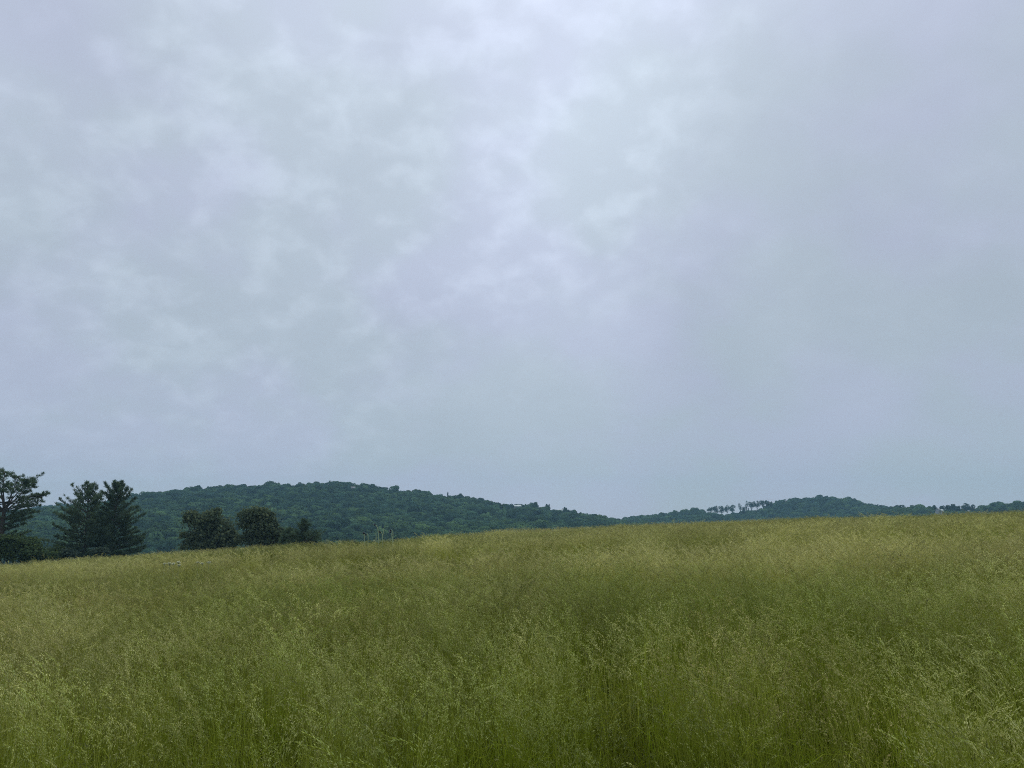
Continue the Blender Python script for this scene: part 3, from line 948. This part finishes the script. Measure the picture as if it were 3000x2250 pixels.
def edge_pine():
    """the tall spreading pine cut by the left edge of the frame"""
    global rng
    keep = rng
    rng = np.random.default_rng(77)
    Y = 92.0
    x, y, _ = at(8, 1500, Y)
    p = Pine(x, y, 'pine_tree', 'tallest spreading pine with bare forked limbs against the sky, cut by the left frame edge', M_PINE, 0.29, 12)
    L = lambda u, v, dy=0.0: np.array(at(u, v, Y)) - np.array((x, y, p.zg)) + np.array((0, dy, 0))
    fork = L(12, 1500)
    trunk = np.array([(0.1, 0, -0.4), (0.05, 0, 2.0), L(6, 1560), fork])
    p.tr.tube(trunk, [0.34, 0.30, 0.26, 0.20], 0, 9)
    limbs = [  # main limbs of the crown, each a bent line from the fork
        ([fork, L(4, 1470, 0.3), L(-8, 1430, 0.6), L(-14, 1392, 0.5)], 0.13),
        ([fork, L(16, 1465, -0.3), L(18, 1430, -0.6), L(22, 1386, -0.5)], 0.13),
        ([fork, L(24, 1465, 0.2), L(34, 1430, 0.4), L(48, 1392, 0.6)], 0.12),
        ([L(14, 1493), L(28, 1478, 0), L(48, 1456, 0.3), L(66, 1430, 0.5), L(88, 1400, 0.6)], 0.11),
        ([L(14, 1498), L(30, 1480, -0.4), L(52, 1450, -1.2), L(80, 1428, -1.6), L(108, 1412, -1.8)], 0.10),
        ([L(12, 1503), L(30, 1484, 0.1), L(60, 1462, 0), L(92, 1455, 0), L(120, 1456, 0)], 0.10),
        ([fork, L(0, 1475, 1), L(-40, 1440, 2), L(-80, 1415, 2.4)], 0.12),
        ([fork, L(-6, 1478, -1), L(-50, 1450, -2), L(-100, 1440, -2.6)], 0.12),
        ([fork, L(10, 1460, 1.6), L(20, 1430, 2.6), L(34, 1405, 3.2)], 0.10),
        ([fork, L(4, 1460, -1.6), L(0, 1435, -2.6), L(6, 1402, -3.2)], 0.10),
    ]
    for pts, r in limbs:
        pts = np.array(pts)
        s = np.linspace(0, len(pts) - 1, 4 * len(pts))
        c = np.stack([np.interp(s, np.arange(len(pts)), pts[:, i]) for i in range(3)], -1)
        p.tr.tube(c, np.linspace(r, 0.03, len(c)), 0, 6)
        tot = np.linalg.norm(np.diff(c, axis=0), axis=1).sum()
        for _ in range(int(tot * 2.9)):
            q = int(len(c) * (0.42 + 0.58 * rng.random() ** 0.8))
            q = min(q, len(c) - 1)
            a = rng.random() * 6.283
            dd = np.array((math.cos(a), math.sin(a), rng.uniform(0.0, 0.55)))
            if c[q][0] > 1.5:
                dd[0] = abs(dd[0]) * 0.9 + 0.15
            p.branch(c[q], dd, rng.uniform(0.5, 1.25), 0.025, 0.12, 0.95, 0.30, 0.2, 0.45)
    # low tiers under the fork
    tiers = [(1462, 1460, 118), (1466, 1470, 122), (1480, 1481, 112), (1492, 1478, 100), (1512, 1494, 88), (1516, 1500, 108), (1528, 1516, 92), (1545, 1535, 70), (1575, 1560, 80), (1590, 1570, 60)]
    for v0, v1, u1 in tiers:
        a = L(10, v0 + 10)
        for s in (1, -1):
            for dy in (-1.3, 0.2, 1.5):
                e = L(u1 - abs(dy) * 9 - rng.random() * 10, v1, dy)
                e[0] = a[0] + s * (e[0] - a[0])
                dv = e - a
                p.branch(a, dv, np.linalg.norm(dv), 0.06, 0.02, 0.5 if v0 < 1500 else 1.1, 0.11 if v0 < 1500 else 0.18, 0.40 if v0 < 1500 else 0.12, 0.45)
    p.done()
    rng = keep


edge_pine()


# ------------------------------------------------------------------ bushy evergreens
def lobed_bush(u, Y, name, label, lobes_px, mat, n, size, cat='tree', group=None, seed=3):
    """lobes_px: (u, v, radius px, squash) of each leafy mass in the photograph's scale at depth Y"""
    global rng
    keep = rng
    rng = np.random.default_rng(seed)
    x, y, _ = at(u, 1600, Y)
    zg = float(terrain(x, y))
    o = empty(name, (x, y, zg), label, cat, group)
    sc = Y / F_PX
    lobes = []
    for lu, lv, r, sq in lobes_px:
        q = np.array(at(lu, lv, Y)) - np.array((x, y, zg))
        R = r * sc
        lobes.append((q[0], rng.uniform(-0.5, 0.5) * R, q[2], R, R * sq))
        for k in range(9):                          # smaller masses roughen each large one
            a, b = rng.random() * 6.283, rng.uniform(-0.4, 1.1)
            lobes.append((q[0] + R * 0.95 * math.cos(a) * math.cos(b), lobes[-1 - k][1] * 0 + lobes[len(lobes) - 1 - k][1] + R * 0.85 * math.sin(a) * math.cos(b),
                          q[2] + R * sq * 0.85 * math.sin(b), R * rng.uniform(0.14, 0.40), R * sq * rng.uniform(0.14, 0.40)))
    cr, tr = MB(), MB()
    crown_cards(cr, lobes, n, size, 0.6, None, 0.35, 0.36)
    low = min(l[2] for l in lobes)
    for l in lobes[::10]:
        tr.tube([(rng.normal(0, 0.12), rng.normal(0, 0.12), -0.3), (l[0] * 0.35, l[1] * 0.3, l[2] * 0.45), (l[0] * 0.8, l[1] * 0.8, l[2] * 0.85), (l[0], l[1], l[2])],
                [0.13, 0.10, 0.06, 0.03], 0, 6)
    tr.obj('trunk', M_BARK, o)
    cr.obj('crown', mat, o)
    rng = keep


GB = 'dark bushy evergreens along the meadow edge'
lobed_bush(605, 92, 'evergreen_tree', 'dark ragged topped evergreen, left of the two bushy ones before the hill',
           [(575, 1530, 33, 0.75), (560, 1512, 22, 0.7), (620, 1518, 28, 0.8), (638, 1500, 13, 0.8), (648, 1545, 30, 0.8), (585, 1575, 36, 0.7), (640, 1580, 34, 0.7), (668, 1572, 26, 0.7),
            (560, 1600, 30, 0.7), (610, 1610, 36, 0.6), (660, 1605, 26, 0.6), (546, 1528, 12, 0.6), (600, 1555, 36, 0.8), (688, 1590, 20, 0.6), (676, 1560, 14, 0.6), (540, 1570, 16, 0.7)], M_BUSH, 9000, 0.30, 'tree', GB, 31)
lobed_bush(755, 90, 'evergreen_tree', 'dark dome shaped evergreen, right of the two bushy ones before the hill',
           [(728, 1512, 26, 0.75), (760, 1508, 28, 0.7), (788, 1518, 22, 0.8), (745, 1535, 38, 0.8), (785, 1545, 30, 0.8), (720, 1535, 20, 0.8), (768, 1565, 42, 0.7), (808, 1562, 22, 0.6),
            (735, 1572, 20, 0.8), (712, 1582, 20, 0.7), (822, 1552, 10, 0.6), (830, 1580, 18, 0.6), (770, 1590, 40, 0.6)], M_BUSH, 9000, 0.28, 'tree', GB, 32)
lobed_bush(70, 84, 'bush', 'mid green leafy bush at the foot of the tallest pine by the left frame edge',
           [(30, 1595, 34, 0.7), (75, 1600, 34, 0.7), (20, 1625, 30, 0.7), (60, 1630, 34, 0.7), (105, 1618, 30, 0.7), (140, 1632, 24, 0.6), (95, 1640, 30, 0.6), (-20, 1610, 40, 0.8)], M_BUSHG, 6500, 0.27, 'bush', None, 33)
lobed_bush(208, 90, 'bush', 'small grey green bush under the left side of the pine pair',
           [(200, 1622, 16, 0.8), (220, 1628, 14, 0.7), (185, 1632, 13, 0.7)], M_BUSHP, 1500, 0.22, 'bush', None, 34)
lobed_bush(165, 92, 'bush', 'dark low bush between the mid green bush and the pine pair',
           [(160, 1622, 17, 0.8), (175, 1614, 14, 0.8), (172, 1630, 18, 0.6)], M_BUSHG, 1500, 0.22, 'bush', None, 35)
lobed_bush(292, 88, 'bush', 'pale leafy bush in front of the trunks of the pine pair',
           [(282, 1616, 13, 0.6), (300, 1613, 14, 0.6), (312, 1618, 10, 0.6)], M_BUSHP, 1100, 0.2, 'bush', None, 36)


# ------------------------------------------------------------------ nodding thistles at the crest
def thistle(u_base, stems, label, D=33.0, leaves=4, leaf_top=0.6):
    """stems: list of (polyline px, has head) in the photograph's scale at depth D; the first starts at the ground"""
    x, y, _ = at(u_base, 1580, D)
    zg = float(meadow_h(x, y))
    o = empty('thistle', (x, y, zg), label, 'wildflower', 'tall thistles standing out of the grass')
    org = np.array((x, y, zg))
    st = MB()
    first = True
    for pts, head in stems:
        c = np.array([np.array(at(a, b, D)) - org for a, b in pts])
        if first:
            c = np.concatenate([[(0, 0, -0.05)], c])
            first = False
        s = np.linspace(0, len(c) - 1, 6 * len(c))
        q = np.stack([np.interp(s, np.arange(len(c)), c[:, i]) for i in range(3)], -1)
        for _ in range(3):
            q[1:-1] = q[1:-1] * 0.5 + (q[:-2] + q[2:]) * 0.25
        st.tube(q, np.linspace(0.018, 0.0125, len(q)), 0, 6)
        if head:
            d = q[-1] - q[-4]
            d /= np.linalg.norm(d)
            hd, tf = MB(), MB()
            cpt = q[-1]
            prof = [(-0.006, 0.010), (0.0, 0.022), (0.018, 0.033), (0.036, 0.031), (0.048, 0.022)]
            hd.tube([cpt + d * a for a, _ in prof], [b for _, b in prof], 0, 10)
            n = 70                                    # bracts
            w = rng.normal(size=(n, 3))
            w -= d * (w @ d)[:, None]
            w /= np.linalg.norm(w, axis=1)[:, None]
            hd.quads(leaf_cards(cpt + d * rng.uniform(0.0, 0.05, n)[:, None] + w * 0.033, w + d * 0.5, 0.020, 0.007), 0.0)
            hd.obj('flower_head', M_HEAD, o)
            n = 120
            w = rng.normal(size=(n, 3)) * 0.5 + d
            w /= np.linalg.norm(w, axis=1)[:, None]
            tf.quads(leaf_cards(cpt + d * 0.046 + w * 0.02, w, 0.05, 0.009), 0.0)
            tf.obj('petals', M_TUFT, o)
    st.obj('stem', M_STALK, o, True)
    lf = MB()
    n = leaves * 3
    zz = rng.uniform(0.1, leaf_top, n)
    a = rng.random(n) * 6.283
    dv = np.stack([np.cos(a), np.sin(a), rng.uniform(0.0, 0.6, n)], -1)
    lf.quads(leaf_cards(np.stack([0 * zz, 0 * zz, zz], -1) + dv * 0.10, dv, rng.uniform(0.16, 0.28, n), rng.uniform(0.03, 0.055, n)), rng.random(n))
    lf.obj('foliage', M_LEAFT, o)
    return o


thistle(1068, [([(1067.6, 1580), (1067.3, 1569), (1066.4, 1564.5)], True)], 'thin short thistle with one drooping head, leftmost of the tall stalks')
thistle(1079, [([(1079, 1580), (1078, 1568), (1076, 1564), (1073.5, 1565.5)], True)], 'short thistle hooked over to the left, second stalk from the left', 33.5)
thistle(1102, [([(1102, 1580), (1102, 1571), (1101, 1561)], False)], 'leafy headless thistle shoot just left of the tallest stalk', 32.5, 8, 1.05)
thistle(1110, [([(1109.5, 1590), (1108.5, 1562), (1106.5, 1547), (1102.5, 1540), (1100, 1538.5)], True)], 'tallest thistle, its single head arching over to the left', 32.0, 7, 0.95)
thistle(1121, [([(1121, 1582), (1120.8, 1569), (1118.5, 1562), (1115.5, 1560)], True), ([(1120.8, 1570), (1123, 1563), (1124.4, 1556), (1124.4, 1547)], False),
               ([(1118.5, 1562), (1115, 1558), (1112.5, 1557.5)], True)], 'forked thistle with two heads on the left and a bare upright stem on the right', 33.0, 5, 0.8)
thistle(1151, [([(1151, 1585), (1151.5, 1566), (1150, 1557), (1147.5, 1552.5), (1145.5, 1553.5)], True)], 'taller thistle of the right hand pair, hooked over to the left', 33.0)
thistle(1148, [([(1149.5, 1585), (1148.5, 1572), (1146.5, 1563), (1144.8, 1561)], True)], 'shorter thistle of the right hand pair, drooping head beneath the taller one', 33.4)


# ------------------------------------------------------------------ white umbels in the grass at the left
def umbel(u, v, D, r, label):
    x, y, z = at(u, v, D)
    zg = float(meadow_h(x, y))
    o = empty('white_wildflower', (x, y, zg), label, 'wildflower', 'white wildflowers in the grass below the dark evergreens')
    h = z - zg
    st, fl = MB(), MB()
    st.tube([(0.02, 0, -0.03), (0.01, 0, h * 0.5), (0, 0, h - 0.06)], [0.004, 0.0035, 0.003], 0, 5)
    n = 26
    for k in range(n):
        a, q = rng.random() * 6.283, math.sqrt(rng.random())
        e = np.array((r * q * math.cos(a), r * q * math.sin(a), h + 0.35 * r - 0.75 * r * q * q + rng.normal(0, 0.006)))
        st.tube([(0, 0, h - 0.06), e], [0.0012, 0.001], 0, 3)
        m = 14
        w = rng.normal(size=(m, 3))
        w[:, 2] = np.abs(w[:, 2]) * 0.4
        fl.quads(leaf_cards(e + w * 0.011, w + 1e-3, 0.020, 0.016), 0.0)
    st.obj('stem', M_STALK, o)
    fl.obj('flower_head', M_UMBEL, o)


for a in [
    (482, 1651.5, 22.0, 0.045, 'small white flower head, leftmost of the white flowers in the grass'),
    (497, 1651.0, 21.6, 0.075, 'broad white flower head left of the centre of the white flower patch'),
    (508, 1652.0, 21.8, 0.040, 'small round white flower head right of the broad left one'),
    (523, 1647.0, 22.4, 0.070, 'bright white flower head standing highest in the left half of the patch'),
    (525, 1656.0, 21.0, 0.035, 'faint low white flower head beneath the highest bright one'),
    (580, 1648.0, 22.4, 0.035, 'tiny white flower head at the start of the right half of the patch'),
    (593, 1650.5, 21.8, 0.055, 'white flower head with a curled edge in the right half of the patch'),
    (612, 1647.5, 22.3, 0.075, 'broad white flower head, rightmost of the white flower patch'),
    (1097, 1585.5, 30.0, 0.045, 'lone pale flower head in the grass left of the tallest thistle'),
]:
    umbel(a[0], a[1], a[2] - 1.3, a[3] * 0.48, a[4])


# ------------------------------------------------------------------ haze
def build_haze():
    mb = MB()
    mb.box((0, 700, 60), (3010, 2010, 160), 0)
    m, T = new_mat('haze')
    v = T.n('ShaderNodeVolumePrincipled', {'Color': rgb(0.42, 0.78, 1.0), 'Density': 0.00027, 'Anisotropy': 0.0})
    T.n('ShaderNodeOutputMaterial', {'Volume': v.outputs[0]})
    o = mb.obj('haze', m)
    tag(o, 'thin blue haze over the meadow and hills', 'haze', None, 'stuff')


build_haze()
